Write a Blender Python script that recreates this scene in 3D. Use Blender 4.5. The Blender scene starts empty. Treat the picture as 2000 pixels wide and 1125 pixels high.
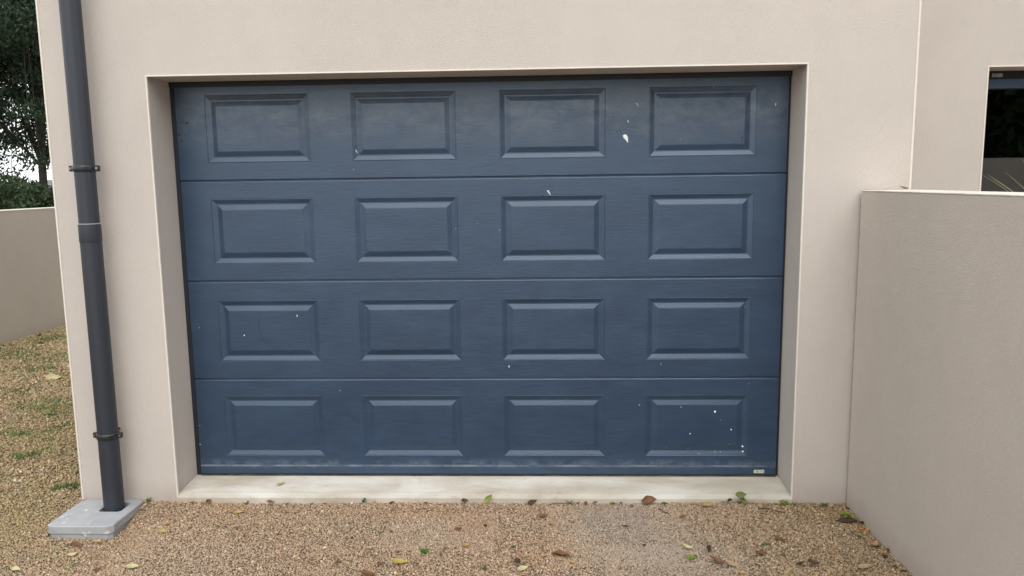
import bpy, math, random
import numpy as np
from mathutils import Vector, Matrix, Euler

random.seed(7); RNG = np.random.default_rng(11)
S = bpy.context.scene
COL = S.collection

# ------------------------------------------------------------------ camera
cam = bpy.data.cameras.new('camera'); camo = bpy.data.objects.new('camera', cam); COL.objects.link(camo)
cam.sensor_width = 36.0; cam.lens = 1508.29 / 2000 * 36.0
cam.clip_start = 0.05; cam.clip_end = 500
def cam_rot(rx, ry, rz):
    # pitch, roll, yaw of a camera that looks along +Y
    X = Matrix.Rotation(rx, 3, 'X'); Y = Matrix.Rotation(ry, 3, 'Y'); Z = Matrix.Rotation(rz, 3, 'Z')
    return Z @ X @ Y @ Matrix.Rotation(math.pi / 2, 3, 'X')
camo.location = (0.2132, -3.5265, 1.526)
camo.rotation_mode = 'QUATERNION'
camo.rotation_quaternion = cam_rot(-0.1378, 0.0134, 0.0406).to_quaternion()
S.camera = camo

# ------------------------------------------------------------------ light
W = bpy.data.worlds.new('World'); S.world = W; W.use_nodes = True
wn = W.node_tree.nodes; wl = W.node_tree.links; wn.clear()
SUN_EL = math.radians(52); SUN_AZ = math.radians(169)      # clockwise from +Y: in front of the house
sky = wn.new('ShaderNodeTexSky'); sky.sky_type = 'NISHITA'; sky.sun_disc = False
sky.sun_elevation = SUN_EL; sky.sun_rotation = SUN_AZ
sky.air_density = 1.0; sky.dust_density = 1.5; sky.ozone_density = 1.0
bw = wn.new('ShaderNodeRGBToBW'); wl.new(sky.outputs[0], bw.inputs[0])
mixw = wn.new('ShaderNodeMix'); mixw.data_type = 'RGBA'; mixw.inputs['Factor'].default_value = 0.80   # grey cloud cover
wl.new(sky.outputs[0], mixw.inputs['A']); wl.new(bw.outputs[0], mixw.inputs['B'])
cov = wn.new('ShaderNodeMix'); cov.data_type = 'RGBA'; cov.inputs['Factor'].default_value = 0.5      # even layer of high cloud
cov.inputs['B'].default_value = (7.0, 7.15, 7.4, 1); wl.new(mixw.outputs['Result'], cov.inputs['A'])
bg = wn.new('ShaderNodeBackground'); bg.inputs['Strength'].default_value = 0.13
wl.new(cov.outputs['Result'], bg.inputs['Color'])
wo = wn.new('ShaderNodeOutputWorld'); wl.new(bg.outputs[0], wo.inputs[0])
sl = bpy.data.lights.new('sun', 'SUN'); sl.energy = 0.5; sl.angle = math.radians(60); sl.color = (1.0, 0.95, 0.88)
so = bpy.data.objects.new('sun', sl); COL.objects.link(so); so.location = (4, -8, 9)
sd = Vector((math.sin(SUN_AZ) * math.cos(SUN_EL), math.cos(SUN_AZ) * math.cos(SUN_EL), math.sin(SUN_EL)))
so.rotation_mode = 'QUATERNION'; so.rotation_quaternion = sd.to_track_quat('Z', 'Y')
S.view_settings.view_transform = 'Standard'; S.view_settings.look = 'None'
S.view_settings.exposure = 1.24; S.view_settings.gamma = 1.0; S.view_settings.use_curve_mapping = False

# ------------------------------------------------------------------ materials
class NT:
    def __init__(s, name):
        s.m = bpy.data.materials.new(name); s.m.use_nodes = True
        s.n = s.m.node_tree.nodes; s.l = s.m.node_tree.links; s.n.clear()
        s.out = s.n.new('ShaderNodeOutputMaterial'); s.b = s.n.new('ShaderNodeBsdfPrincipled')
        s.l.new(s.b.outputs[0], s.out.inputs[0])
    def set(s, **k):
        for a, v in k.items():
            i = s.b.inputs[a.replace('_', ' ')]
            if hasattr(v, 'is_linked'): s.l.new(v, i)
            else: i.default_value = (*v, 1) if isinstance(v, tuple) and len(v) == 3 else v
        return s
    def coord(s, scale=(1, 1, 1), kind='Position', rot=(0, 0, 0)):
        g = s.n.new('ShaderNodeNewGeometry') if kind == 'Position' else s.n.new('ShaderNodeTexCoord')
        mp = s.n.new('ShaderNodeMapping'); mp.inputs['Scale'].default_value = scale; mp.inputs['Rotation'].default_value = rot
        s.l.new(g.outputs[kind], mp.inputs['Vector']); return mp.outputs[0]
    def noise(s, vec, scale, detail=3, rough=0.55, dist=0.0):
        t = s.n.new('ShaderNodeTexNoise'); t.inputs['Scale'].default_value = scale; t.inputs['Detail'].default_value = detail
        t.inputs['Roughness'].default_value = rough; t.inputs['Distortion'].default_value = dist
        s.l.new(vec, t.inputs['Vector']); return t.outputs['Fac']
    def ramp(s, f, stops):
        r = s.n.new('ShaderNodeValToRGB'); e = r.color_ramp.elements
        while len(e) < len(stops): e.new(0.5)
        for q, (p, c) in zip(e, stops):
            q.position = p; q.color = (c, c, c, 1) if isinstance(c, (int, float)) else (*c, 1)
        s.l.new(f, r.inputs[0]); return r.outputs[0]
    def mix(s, f, a, b, mode='MIX'):
        m = s.n.new('ShaderNodeMix'); m.data_type = 'RGBA'; m.blend_type = mode
        for k, v in (('Factor', f), ('A', a), ('B', b)):
            i = m.inputs[k]
            if k != 'Factor': i = [q for q in m.inputs if q.name == k and q.type == 'RGBA'][0]
            if hasattr(v, 'is_linked'): s.l.new(v, i)
            else: i.default_value = (*v, 1) if isinstance(v, tuple) else v
        return [q for q in m.outputs if q.type == 'RGBA'][0]
    def math(s, op, a, b=0.0, clamp=False):
        m = s.n.new('ShaderNodeMath'); m.operation = op; m.use_clamp = clamp
        for i, v in ((0, a), (1, b)):
            if hasattr(v, 'is_linked'): s.l.new(v, m.inputs[i])
            else: m.inputs[i].default_value = v
        return m.outputs[0]
    def sep(s, axis):
        g = s.n.new('ShaderNodeNewGeometry'); x = s.n.new('ShaderNodeSeparateXYZ'); s.l.new(g.outputs['Position'], x.inputs[0])
        return x.outputs[axis]
    def bump(s, h, strength=0.5, dist=0.01, prev=None):
        b = s.n.new('ShaderNodeBump'); b.inputs['Strength'].default_value = strength; b.inputs['Distance'].default_value = dist
        s.l.new(h, b.inputs['Height'])
        if prev is not None: s.l.new(prev, b.inputs['Normal'])
        s.l.new(b.outputs[0], s.b.inputs['Normal']); return b.outputs[0]
    def attr(s, name):
        a = s.n.new('ShaderNodeAttribute'); a.attribute_name = name; return a

def render_mat(name, base, grain=1.0):
    t = NT(name)
    v = t.coord((1, 1, 2.3))
    fine = t.noise(v, 125, 5, 0.72, 0.0); grit = t.noise(t.coord(), 420, 2, 0.6)
    big = t.noise(t.coord((1, 1, .7)), 1.7, 6, 0.7)
    pits = t.ramp(fine, [(0.0, 0.55), (0.36, 0.88), (0.52, 1.0), (1.0, 1.12)])
    c = t.mix(t.ramp(big, [(0.3, 0.0), (0.7, 1.0)]), tuple(x * 0.93 for x in base), tuple(x * 1.04 for x in base))
    c = t.mix(0.8, c, pits, 'MULTIPLY')
    c = t.mix(0.20, c, t.ramp(grit, [(0.25, 0.7), (0.7, 1.15)]), 'MULTIPLY')
    # soil splashed on the foot of the wall
    z = t.sep('Z'); low = t.math('SUBTRACT', 1.0, t.math('MULTIPLY', z, 9.0), True)
    low = t.math('MULTIPLY', low, t.noise(t.coord(), 14, 4, .7), True)
    c = t.mix(t.math('MULTIPLY', low, 0.55), c, (0.30, 0.21, 0.14))
    t.set(Base_Color=c, Roughness=0.93, Specular_IOR_Level=0.2)
    h = t.math('ADD', t.math('MULTIPLY', fine, 1.0), t.math('MULTIPLY', grit, 0.35))
    t.bump(h, 0.7 * grain, 0.006)
    return t.m
M = {}
M['render'] = render_mat('wall_render', (0.605, 0.548, 0.490))
M['render_shaded'] = render_mat('boundary_render_shaded', (0.450, 0.402, 0.338))  # darker render for the left wall, the trees' shade put into its colour
M['render_dark'] = render_mat('boundary_render', (0.610, 0.545, 0.472))
t = NT('wall_cap'); c = t.mix(t.ramp(t.noise(t.coord(), 7, 5, .65), [(.35, 0), (.75, 1)]), (0.70, 0.67, 0.60), (0.52, 0.46, 0.37))
t.set(Base_Color=c, Roughness=.9); t.bump(t.noise(t.coord(), 160, 3), .3, .003); M['cap'] = t.m
t = NT('bead_pvc'); t.set(Base_Color=t.mix(t.noise(t.coord(), 25, 3), (0.66, 0.60, 0.52), (0.74, 0.69, 0.61)), Roughness=.6); M['bead'] = t.m

# woodgrain embossed blue steel
t = NT('door_steel')
g = t.noise(t.coord((1.0, 1, 13.0)), 16, 6, 0.62, 0.6)
g2 = t.noise(t.coord((1.0, 1, 9.0)), 75, 3, 0.6, 0.4)
pt = t.noise(t.coord((1, 1, 2.2)), 3.2, 4, .6, .4)
cl = t.noise(t.coord(), 900, 1, .5)
base = t.mix(t.ramp(pt, [(.32, 0), (.70, 1)]), (0.0125, 0.0325, 0.069), (0.0205, 0.047, 0.091))
base = t.mix(.42, base, t.ramp(g, [(.30, .62), (.5, 1.0), (.72, 1.35)]), 'MULTIPLY')
base = t.mix(.35, base, t.ramp(g2, [(.3, .7), (.7, 1.3)]), 'MULTIPLY')
z = t.sep('Z'); dn = t.noise(t.coord((1.3, 1, 2.2)), 7.5, 7, .75, .2)
def band(z0, hw):
    d = t.math('ABSOLUTE', t.math('SUBTRACT', z, z0)); return t.math('SUBTRACT', 1.0, t.math('DIVIDE', d, hw), True)
dust = t.math('MULTIPLY', band(1.845, .17), t.ramp(dn, [(.38, 0), (.68, 1)]))
base = t.mix(t.math('MULTIPLY', dust, .45), base, (0.185, 0.195, 0.200))
line = t.math('MULTIPLY', band(.0985, .007), t.ramp(t.noise(t.coord((3, 1, 1)), 1.6, 6, .7), [(.36, 0), (.58, 1)]))
puff = t.math('MULTIPLY', band(.108, .03), t.ramp(t.noise(t.coord((1.2, 1, 1.6)), 11, 5, .75), [(.45, 0), (.75, 1)]))
dd = t.math('MAXIMUM', t.math('MULTIPLY', line, .55), t.math('MULTIPLY', puff, .35))
base = t.mix(dd, base, (0.36, 0.40, 0.44))
t.set(Base_Color=base, Roughness=t.ramp(g, [(.3, .31), (.7, .40)]), Specular_IOR_Level=.9, Specular_Tint=(.83, .92, 1.0))
t.bump(t.math('ADD', g, t.math('MULTIPLY', g2, .4)), .20, .004); M['door'] = t.m
t = NT('frame_steel'); t.set(Base_Color=t.mix(t.noise(t.coord(), 9, 4), (0.008, 0.012, 0.018), (0.014, 0.02, 0.028)), Roughness=.6); M['frame'] = t.m
t = NT('seal_rubber'); t.set(Base_Color=t.mix(t.ramp(t.noise(t.coord((1, 1, 3)), 13, 5, .7), [(.4, 0), (.7, 1)]), (0.022, 0.022, 0.02), (0.13, 0.115, 0.085)), Roughness=.8); M['seal'] = t.m
t = NT('white_paint'); t.set(Base_Color=(.80, .82, .82), Roughness=.5); M['speck'] = t.m
t = NT('grey_drip'); t.set(Base_Color=(.46, .50, .54), Roughness=.6); M['drip'] = t.m
t = NT('dark_scuff'); t.set(Base_Color=(.010, .026, .052), Roughness=.6); M['scuff'] = t.m
# maker plate with tiny unreadable print
t = NT('plate_print'); x = t.sep('X'); 
w = t.n.new('ShaderNodeTexWhiteNoise'); w.noise_dimensions = '1D'; t.l.new(t.math('FLOOR', t.math('MULTIPLY', x, 480)), w.inputs['W'])
zz = t.sep('Z'); inz = t.math('MULTIPLY', t.math('GREATER_THAN', zz, .0665), t.math('LESS_THAN', zz, .0770))
inx = t.math('MULTIPLY', t.math('GREATER_THAN', x, 1.270), t.math('LESS_THAN', x, 1.306))
ink = t.math('MULTIPLY', t.math('MULTIPLY', inz, inx), t.math('GREATER_THAN', w.outputs['Value'], .45))
pl = t.mix(t.math('DIVIDE', t.math('SUBTRACT', x, 1.258), .05, True), (.50, .52, .30), (.55, .58, .60))
t.set(Base_Color=t.mix(t.math('MULTIPLY', ink, .75), pl, (.07, .09, .10)), Roughness=.35); M['plate'] = t.m
t = NT('pvc_pipe'); n = t.noise(t.coord((1, 1, .15)), 14, 4)
t.set(Base_Color=t.mix(n, (0.020, 0.025, 0.034), (0.029, 0.035, 0.045)), Roughness=.48); t.bump(t.noise(t.coord(), 300, 2), .05, .002); M['pipe'] = t.m
t = NT('pipe_rim'); t.set(Base_Color=(.42, .44, .46), Roughness=.5); M['rim'] = t.m
t = NT('clamp_black'); t.set(Base_Color=(.018, .02, .023), Roughness=.32); M['clamp'] = t.m
t = NT('screw_steel'); t.set(Base_Color=(.3, .3, .3), Metallic=1.0, Roughness=.4); M['screw'] = t.m
t = NT('slab_concrete'); n = t.noise(t.coord(), 9, 6, .65); sp = t.noise(t.coord(), 26, 3, .5)
c = t.mix(t.ramp(n, [(.3, 0), (.7, 1)]), (.30, .31, .32), (.39, .40, .405)); c = t.mix(t.ramp(sp, [(.64, 0), (.70, .8)]), c, (.66, .66, .64))
t.set(Base_Color=c, Roughness=.85); t.bump(t.noise(t.coord(), 220, 3), .25, .003); M['slab'] = t.m
t = NT('sill_concrete'); n = t.noise(t.coord((.7, 1.6, 1.6)), 3.0, 6, .62, .3); n2 = t.noise(t.coord((.5, 1, 1)), 24, 4, .7)
c = t.mix(t.ramp(n, [(.36, 0), (.62, 1)]), (.44, .385, .30), (.66, .63, .56))
c = t.mix(t.ramp(n2, [(.63, 0), (.70, .7)]), c, (.33, .30, .26))
yy = t.sep('Y'); x = t.sep('X')
edge = t.math('SUBTRACT', 1.0, t.math('MULTIPLY', t.math('ADD', yy, .012), 16.0), True)
right = t.math('MULTIPLY', t.math('SUBTRACT', x, .1), .9, True)
c = t.mix(t.math('MULTIPLY', t.math('MULTIPLY', edge, t.ramp(n, [(.3, 1), (.75, .2)])), .5), c, (.33, .29, .21))
c = t.mix(t.math('MULTIPLY', right, .30), c, (.40, .38, .29))
t.set(Base_Color=c, Roughness=.88); t.bump(t.noise(t.coord(), 120, 4), .18, .003); M['sill'] = t.m
t = NT('gravel_bed'); n = t.noise(t.coord(), 160, 3, .6); v = t.noise(t.coord(), 1.2, 4)
c = t.mix(t.ramp(n, [(.3, 0), (.7, 1)]), (.19, .142, .095), (.37, .28, .185)); c = t.mix(t.math('MULTIPLY', v, .35), c, (.20, .175, .11))
t.set(Base_Color=c, Roughness=1.0); t.bump(n, 1.0, .01); M['bed'] = t.m
t = NT('gravel_stone'); a = t.attr('tint'); n = t.noise(t.coord(), 500, 2)
t.set(Base_Color=t.mix(.5, a.outputs['Color'], t.ramp(n, [(.3, .75), (.7, 1.2)]), 'MULTIPLY'), Roughness=.72); M['stone'] = t.m
def leafmat(name, c1, c2, rough=.55, sc=30, trans=0.0):
    t = NT(name); n = t.noise(t.coord(), sc, 4, .6)
    t.set(Base_Color=t.mix(t.ramp(n, [(.3, 0), (.7, 1)]), c1, c2), Roughness=rough, Specular_IOR_Level=.25)
    if trans:
        tr = t.n.new('ShaderNodeBsdfTranslucent'); tr.inputs[0].default_value = (*[x * 1.2 for x in c2], 1)
        mx = t.n.new('ShaderNodeMixShader'); mx.inputs[0].default_value = trans
        t.l.new(t.b.outputs[0], mx.inputs[1]); t.l.new(tr.outputs[0], mx.inputs[2]); t.l.new(mx.outputs[0], t.out.inputs[0])
    return t.m
M['yellow'] = leafmat('leaf_yellow', (.36, .30, .07), (.50, .41, .12), sc=60, trans=.15)
M['pale'] = leafmat('leaf_pale', (.40, .36, .18), (.52, .47, .26), sc=60)
M['brown'] = leafmat('leaf_brown', (.10, .045, .022), (.20, .10, .05), sc=60)
M['dark'] = leafmat('leaf_dark', (.035, .02, .014), (.085, .048, .03), sc=60)
M['tan'] = leafmat('leaf_tan', (.30, .20, .11), (.42, .30, .17), sc=60)
M['orange'] = leafmat('leaf_orange', (.36, .19, .06), (.45, .27, .10), sc=60)
M['weed'] = leafmat('weed_green', (.06, .12, .025), (.11, .20, .05), sc=60, trans=.2)
M['weedlime'] = leafmat('weed_lime', (.17, .24, .04), (.30, .36, .09), sc=60, trans=.2)
M['weedblue'] = leafmat('weed_bluegreen', (.05, .10, .05), (.09, .15, .08), sc=60, trans=.2)
M['olive'] = leafmat('leaf_olive', (.10, .12, .035), (.17, .18, .07), sc=60)
M['moss'] = leafmat('moss_green', (.075, .10, .03), (.13, .16, .06), sc=80)
M['grass'] = leafmat('grass_green', (.08, .14, .04), (.17, .23, .08), sc=9, trans=.2)
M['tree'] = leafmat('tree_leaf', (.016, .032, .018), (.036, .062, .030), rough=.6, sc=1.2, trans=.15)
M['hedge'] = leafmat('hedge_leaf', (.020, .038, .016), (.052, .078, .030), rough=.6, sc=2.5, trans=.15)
M['bark'] = leafmat('bark', (.035, .028, .022), (.075, .06, .048), rough=.95, sc=12)
M['spike'] = leafmat('spike_leaf', (.30, .34, .20), (.50, .52, .36), sc=20, trans=.1)
t = NT('window_frame_blue'); t.set(Base_Color=(.055, .090, .150), Roughness=.4); M['wframe'] = t.m
t = NT('window_gasket'); t.set(Base_Color=(.012, .013, .016), Roughness=.6); M['gasket'] = t.m
t = NT('window_sticker'); t.set(Base_Color=t.mix(t.ramp(t.noise(t.coord((1, 1, 1)), 160, 1), [(.45, 0), (.55, 1)]), (.42, .46, .46), (.20, .24, .25)), Roughness=.5); M['sticker'] = t.m
t = NT('room_dark'); t.set(Base_Color=(.10, .09, .08), Roughness=.9); M['room'] = t.m
t = NT('window_glass')
gl = t.n.new('ShaderNodeBsdfGlossy'); gl.inputs['Roughness'].default_value = 0.01
tp = t.n.new('ShaderNodeBsdfTransparent'); tp.inputs[0].default_value = (.45, .48, .47, 1)
fr = t.n.new('ShaderNodeFresnel'); fr.inputs[0].default_value = 1.55
mx = t.n.new('ShaderNodeMixShader'); t.l.new(t.math('MULTIPLY', fr.outputs[0], 2.6, True), mx.inputs[0]); t.l.new(tp.outputs[0], mx.inputs[1]); t.l.new(gl.outputs[0], mx.inputs[2])
t.l.new(mx.outputs[0], t.out.inputs[0]); M['glass'] = t.m

# ------------------------------------------------------------------ mesh helpers
class MB:
    def __init__(s): s.v = []; s.f = []
    def add(s, vs, fs):
        o = len(s.v); s.v += [tuple(p) for p in vs]; s.f += [tuple(i + o for i in f) for f in fs]; return s
    def box(s, x0, x1, y0, y1, z0, z1):
        return s.add([(x, y, z) for x in (x0, x1) for y in (y0, y1) for z in (z0, z1)],
                     [(0, 1, 3, 2), (4, 6, 7, 5), (0, 4, 5, 1), (2, 3, 7, 6), (0, 2, 6, 4), (1, 5, 7, 3)])
    def prism(s, prof, a0, a1, axis='X'):
        # closed profile swept along an axis; prof in the two other axes, order counter-clockwise
        n = len(prof)
        def P(a, p): return (a, p[0], p[1]) if axis == 'X' else ((p[0], a, p[1]) if axis == 'Y' else (p[0], p[1], a))
        vs = [P(a0, p) for p in prof] + [P(a1, p) for p in prof]
        return s.add(vs, [(i, (i + 1) % n, n + (i + 1) % n, n + i) for i in range(n)] + [tuple(range(n))[::-1], tuple(range(n, 2 * n))])
    def lathe(s, prof, c, seg=28):
        n = len(prof); vs = []
        for r, z in prof:
            vs += [(c[0] + r * math.cos(2 * math.pi * k / seg), c[1] + r * math.sin(2 * math.pi * k / seg), z) for k in range(seg)]
        return s.add(vs, [(i * seg + k, i * seg + (k + 1) % seg, (i + 1) * seg + (k + 1) % seg, (i + 1) * seg + k) for i in range(n - 1) for k in range(seg)])
    def tube(s, pts, rad, seg=8):
        pts = [Vector(p) for p in pts]; vs = []
        for i, p in enumerate(pts):
            d = (pts[min(i + 1, len(pts) - 1)] - pts[max(i - 1, 0)]).normalized()
            u = d.cross(Vector((0, 0, 1)) if abs(d.z) < .9 else Vector((1, 0, 0))).normalized(); w = d.cross(u)
            r = rad[i] if isinstance(rad, (list, tuple)) else rad
            vs += [p + r * (math.cos(2 * math.pi * k / seg) * u + math.sin(2 * math.pi * k / seg) * w) for k in range(seg)]
        n = len(pts)
        return s.add(vs, [(i * seg + k, i * seg + (k + 1) % seg, (i + 1) * seg + (k + 1) % seg, (i + 1) * seg + k) for i in range(n - 1) for k in range(seg)]
                     + [tuple(range(seg)), tuple(range((n - 1) * seg, n * seg))[::-1]])
    def build(s, name, mat, parent=None, smooth=False, bevel=0.0):
        me = bpy.data.meshes.new(name); me.from_pydata(s.v, [], s.f); me.materials.append(mat)
        me.validate(); me.update()
        import bmesh
        b = bmesh.new(); b.from_mesh(me); bmesh.ops.recalc_face_normals(b, faces=b.faces)
        if bevel: bmesh.ops.bevel(b, geom=b.edges[:], offset=bevel, segments=2, affect='EDGES', profile=.5)
        b.to_mesh(me); b.free()
        if smooth:
            for p in me.polygons: p.use_smooth = True
        o = bpy.data.objects.new(name, me); COL.objects.link(o)
        if parent: o.parent = parent; o.matrix_parent_inverse = Matrix.Translation(parent.location).inverted()
        return o
def tag(o, label=None, cat=None, group=None, kind=None):
    for k, v in (('label', label), ('category', cat), ('group', group), ('kind', kind)):
        if v: o[k] = v
    return o
def thing(name, label, cat, loc, group=None):
    o = bpy.data.objects.new(name, None); COL.objects.link(o); o.location = loc; o.empty_display_size = .1
    return tag(o, label, cat, group)

def gz(x, y):
    """height of the gravel surface"""
    sm = lambda q: (lambda c: c * c * (3 - 2 * c))(min(1, max(0, q)))
    return (-0.047 * sm(-y / .24) * sm((-1.40 - x) / .28)
            + .005 * math.sin(2.1 * x + 1.3 * y) + .004 * math.sin(5.3 * y - 3.7 * x) - .004)

# ------------------------------------------------------------------ setting: ground
xs = np.unique(np.concatenate([np.linspace(-230, -6, 16), np.linspace(-6, 3, 91), np.linspace(3, 230, 16)]))
ys = np.unique(np.concatenate([np.linspace(-230, -4, 16), np.linspace(-4, 6, 101), np.linspace(6, 230, 16)]))
g = MB(); nx, ny = len(xs), len(ys)
g.add([(x, y, gz(x, y) - .004) for y in ys for x in xs], [(j * nx + i, j * nx + i + 1, (j + 1) * nx + i + 1, (j + 1) * nx + i) for j in range(ny - 1) for i in range(nx - 1)])
tag(g.build('ground', M['bed'], smooth=True), 'brown gravel bed covering the ground in front of the house', None, None, 'structure')

hl = MB(); N = 60
for k in range(N + 1):
    a = math.radians(-75 + 150 * k / N) ; x, y = 170 * math.sin(a), 170 * math.cos(a); h = 3.4 + 1.2 * math.sin(k * .7) + .8 * math.sin(k * 1.9 + 1)
    hl.v += [(x, y, -.5), (x * 1.02, y * 1.02, h * .7), (x * 1.06, y * 1.06, h), (x * 1.3, y * 1.3, -.5)]
for k in range(N):
    for q in range(3): hl.f.append((4 * k + q, 4 * k + q + 1, 4 * k + q + 5, 4 * k + q + 4))
t = NT('far_hills'); t.set(Base_Color=t.mix(t.noise(t.coord(), .3, 5), (.10, .13, .12), (.17, .19, .18)), Roughness=1.0)
tag(hl.build('hills', t.m, smooth=True), 'low wooded skyline far beyond the trees', None, None, 'structure')

# ------------------------------------------------------------------ house
XL, XR, DL, DR, ZT, H, TH, D = -2.0513, 1.8465, -1.5775, 1.3805, 2.0171, 3.2, .30, .218
WX0, WX1, WZ0, WZ1, SY = 2.698, 4.9, .85, 2.121, 1.0
house = thing('house', 'beige rendered house around the blue garage door', 'house', (-.1, 0, 0))
def wall_open(x0, x1, z0, z1, ox0, ox1, oz0, oz1, y0, y1):
    """a wall slab with one rectangular opening, shared vertices"""
    m = MB(); X = [x0, ox0, ox1, x1]; Z = [z0, oz0, oz1, z1]; idx = {}
    def V(i, j, k):
        if (i, j, k) not in idx: idx[(i, j, k)] = len(m.v); m.v.append((X[i], (y0, y1)[k], Z[j]))
        return idx[(i, j, k)]
    for i in range(3):
        for j in range(3):
            if (i, j) == (1, 1): continue
            for k in (0, 1): m.f.append((V(i, j, k), V(i + 1, j, k), V(i + 1, j + 1, k), V(i, j + 1, k)))
    rim = [((i, 0), (i + 1, 0)) for i in range(3)] + [((i, 3), (i + 1, 3)) for i in range(3)] + [((0, j), (0, j + 1)) for j in range(3)] + [((3, j), (3, j + 1)) for j in range(3)]
    rim += [((1, 1), (2, 1)), ((1, 2), (2, 2)), ((1, 1), (1, 2)), ((2, 1), (2, 2))]
    for a, b in rim: m.f.append((V(*a, 0), V(*b, 0), V(*b, 1), V(*a, 1)))
    return m
fw = wall_open(XL, XR, -.25, H, DL, DR, -.06, ZT, 0, TH).build('front_wall', M['render'], house)
wall_open(XR - .003, 6.5, -.25, H - .002, WX0, WX1, WZ0, WZ1, SY, SY + .28).build('set_back_wall', M['render'], house)
MB().box(XL, XL + .28, TH, 7, -.25, H).build('side_wall', M['render'], house)
MB().box(XR - .28, XR, TH, SY, -.25, H).build('return_wall', M['render'], house)
MB().box(6.22, 6.498, SY + .28, 7, -.25, H).build('side_wall', M['render'], house)
MB().box(XL + .28, 6.22, 6.72, 7, -.25, H).build('rear_wall', M['render'], house)
MB().box(XL + .002, XR - .002, .002, SY + .002, H + .001, H + .15).box(XL + .002, 6.49, SY + .003, 6.99, H + .001, H + .15).build('roof', M['cap'], house)
MB().box(XL + .28, 6.22, SY + .3, 6.72, -.02, .0).box(1.5, 1.52, SY + .285, 6.7, 0, H - .01).box(1.53, 6.2, 4.2, 4.22, 0, H - .01).build('inner_wall', M['room'], house)
# plaster corner beads, 3 mm proud
def bead(x0, x1, y0, y1, z0, z1): return MB().box(x0, x1, y0, y1, z0, z1).build('corner_bead', M['bead'], house, bevel=.0012)
bw_ = .0075
bead(DL - .002, DL + .0025 + .003, -.003, .010, .0, ZT - .003)
bead(DR - .0055, DR + .002, -.003, .010, .0, ZT - .003)
bead(DL - .002, DR + .002, -.003, .010, ZT - .0028, ZT + .0035)
bead(XL - .003, XL + .006, -.003, .012, -.01, H)
bead(XR - .006, XR + .003, -.003, .012, -.01, H)
bead(WX0 - .003, WX0 + .006, SY - .003, SY + .012, WZ0, WZ1 - .003)
bead(WX0 - .003, WX1 + .003, SY - .003, SY + .012, WZ1 - .0028, WZ1 + .004)
# window in the set-back wall
win = MB()
fy = SY + .19
win.box(WX0 + .002, WX0 + .05, fy, fy + .06, WZ0 + .055, WZ1 - .10).box(WX1 - .05, WX1 - .002, fy, fy + .06, WZ0 + .055, WZ1 - .10).box(WX0 + .002, WX1 - .002, fy, fy + .06, WZ0 + .002, WZ0 + .055)
win.box(WX0 + .002, WX1 - .002, fy - .015, fy + .06, WZ1 - .10, WZ1 - .048)
wobj = win.build('window', M['wframe'], house, bevel=.003)
MB().box(WX0 + .003, WX1 - .003, fy + .012, fy + .06, WZ1 - .047, WZ1 - .001).build('head_channel', M['gasket'], wobj)
MB().box(WX0 + .048, WX1 - .048, fy + .025, fy + .037, WZ0 + .05, WZ1 - .098).build('pane', M['glass'], wobj)
MB().box(WX0 + .135, WX0 + .195, fy + .008, fy + .0115, WZ1 - .034, WZ1 - .014).build('sticker', M['sticker'], wobj)
# concrete threshold: front lip, then a gentle rise to the door
MB().prism([(-.008, -.06), (.5, -.06), (.5, .045), (D - .03, .045), (.045, .036), (.02, .033), (.004, .026), (-.008, .020)], DL + .0015, DR - .0015).build('door_sill', M['sill'], house, bevel=.0)

# ------------------------------------------------------------------ garage door
LX0, LX1 = -1.553, 1.367
door = thing('garage_door', 'blue sectional garage door with sixteen raised panels', 'garage door', (-.095, D, .048))
JT = [.048, .552, 1.0505, 1.5445, 2.05]
PX = [(-1.410, -.905), (-.700, -.197), (.012, .515), (.720, 1.222)]
PZ = [(.152, .467), (.646, .955), (1.138, 1.457), (1.631, 1.953)]
sections = []
for k in range(4):
    m = MB(); z0, z1 = JT[k] + .003, JT[k + 1] - .001
    y = D; xb = [LX0] + [q for p in PX for q in p] + [LX1]; zb = [z0 + .004, *PZ[k], z1 - .007]
    if k == 0: zb = [z0, *PZ[k], z1 - .007]
    idx = {}
    def V(i, j):
        if (i, j) not in idx: idx[(i, j)] = len(m.v); m.v.append((xb[i], y, zb[j]))
        return idx[(i, j)]
    for i in range(len(xb) - 1):
        for j in range(3):
            if j == 1 and i % 2 == 1: continue
            m.f.append((V(i, j), V(i + 1, j), V(i + 1, j + 1), V(i, j + 1)))
    # rounded top lip, tongue behind the joint, ends
    def strip(profile):
        n = len(profile); m.add([(x, yy, zz) for x in (LX0, LX1) for yy, zz in profile], [(i, i + 1, n + i + 1, n + i) for i in range(n - 1)])
    strip([(y, zb[3]), (y + .0012, z1 - .0035), (y + .004, z1 - .0008), (y + .010, z1), (y + .012, z1 + .012), (y + .035, z1 + .012)])
    strip([(y, zb[0]), (y + .002, z0 + .001), (y + .009, z0), (y + .035, z0)])
    for x in (LX0, LX1): m.add([(x, y, zb[0]), (x, y, zb[3]), (x, y + .035, z1), (x, y + .035, z0)], [(0, 1, 2, 3)])
    sec = m.build('door_section', M['door'], door)
    sections.append(sec)
    rings = [(0, 0), (.0018, .0016), (.0040, .0010), (.0245, .0080), (.0300, .0080), (.0525, .0014), (.056, .0010)]
    for (a, b) in PX:
        p = MB(); c, d = PZ[k]
        for ins, dep in rings: p.v += [(a + ins, D + dep, c + ins), (b - ins, D + dep, c + ins), (b - ins, D + dep, d - ins), (a + ins, D + dep, d - ins)]
        for r in range(len(rings) - 1):
            for e in range(4): p.f.append((r * 4 + e, r * 4 + (e + 1) % 4, r * 4 + 4 + (e + 1) % 4, r * 4 + 4 + e))
        q = len(rings) * 4 - 4; p.f.append((q, q + 1, q + 2, q + 3))
        p.build('raised_panel', M['door'], sec)
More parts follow.
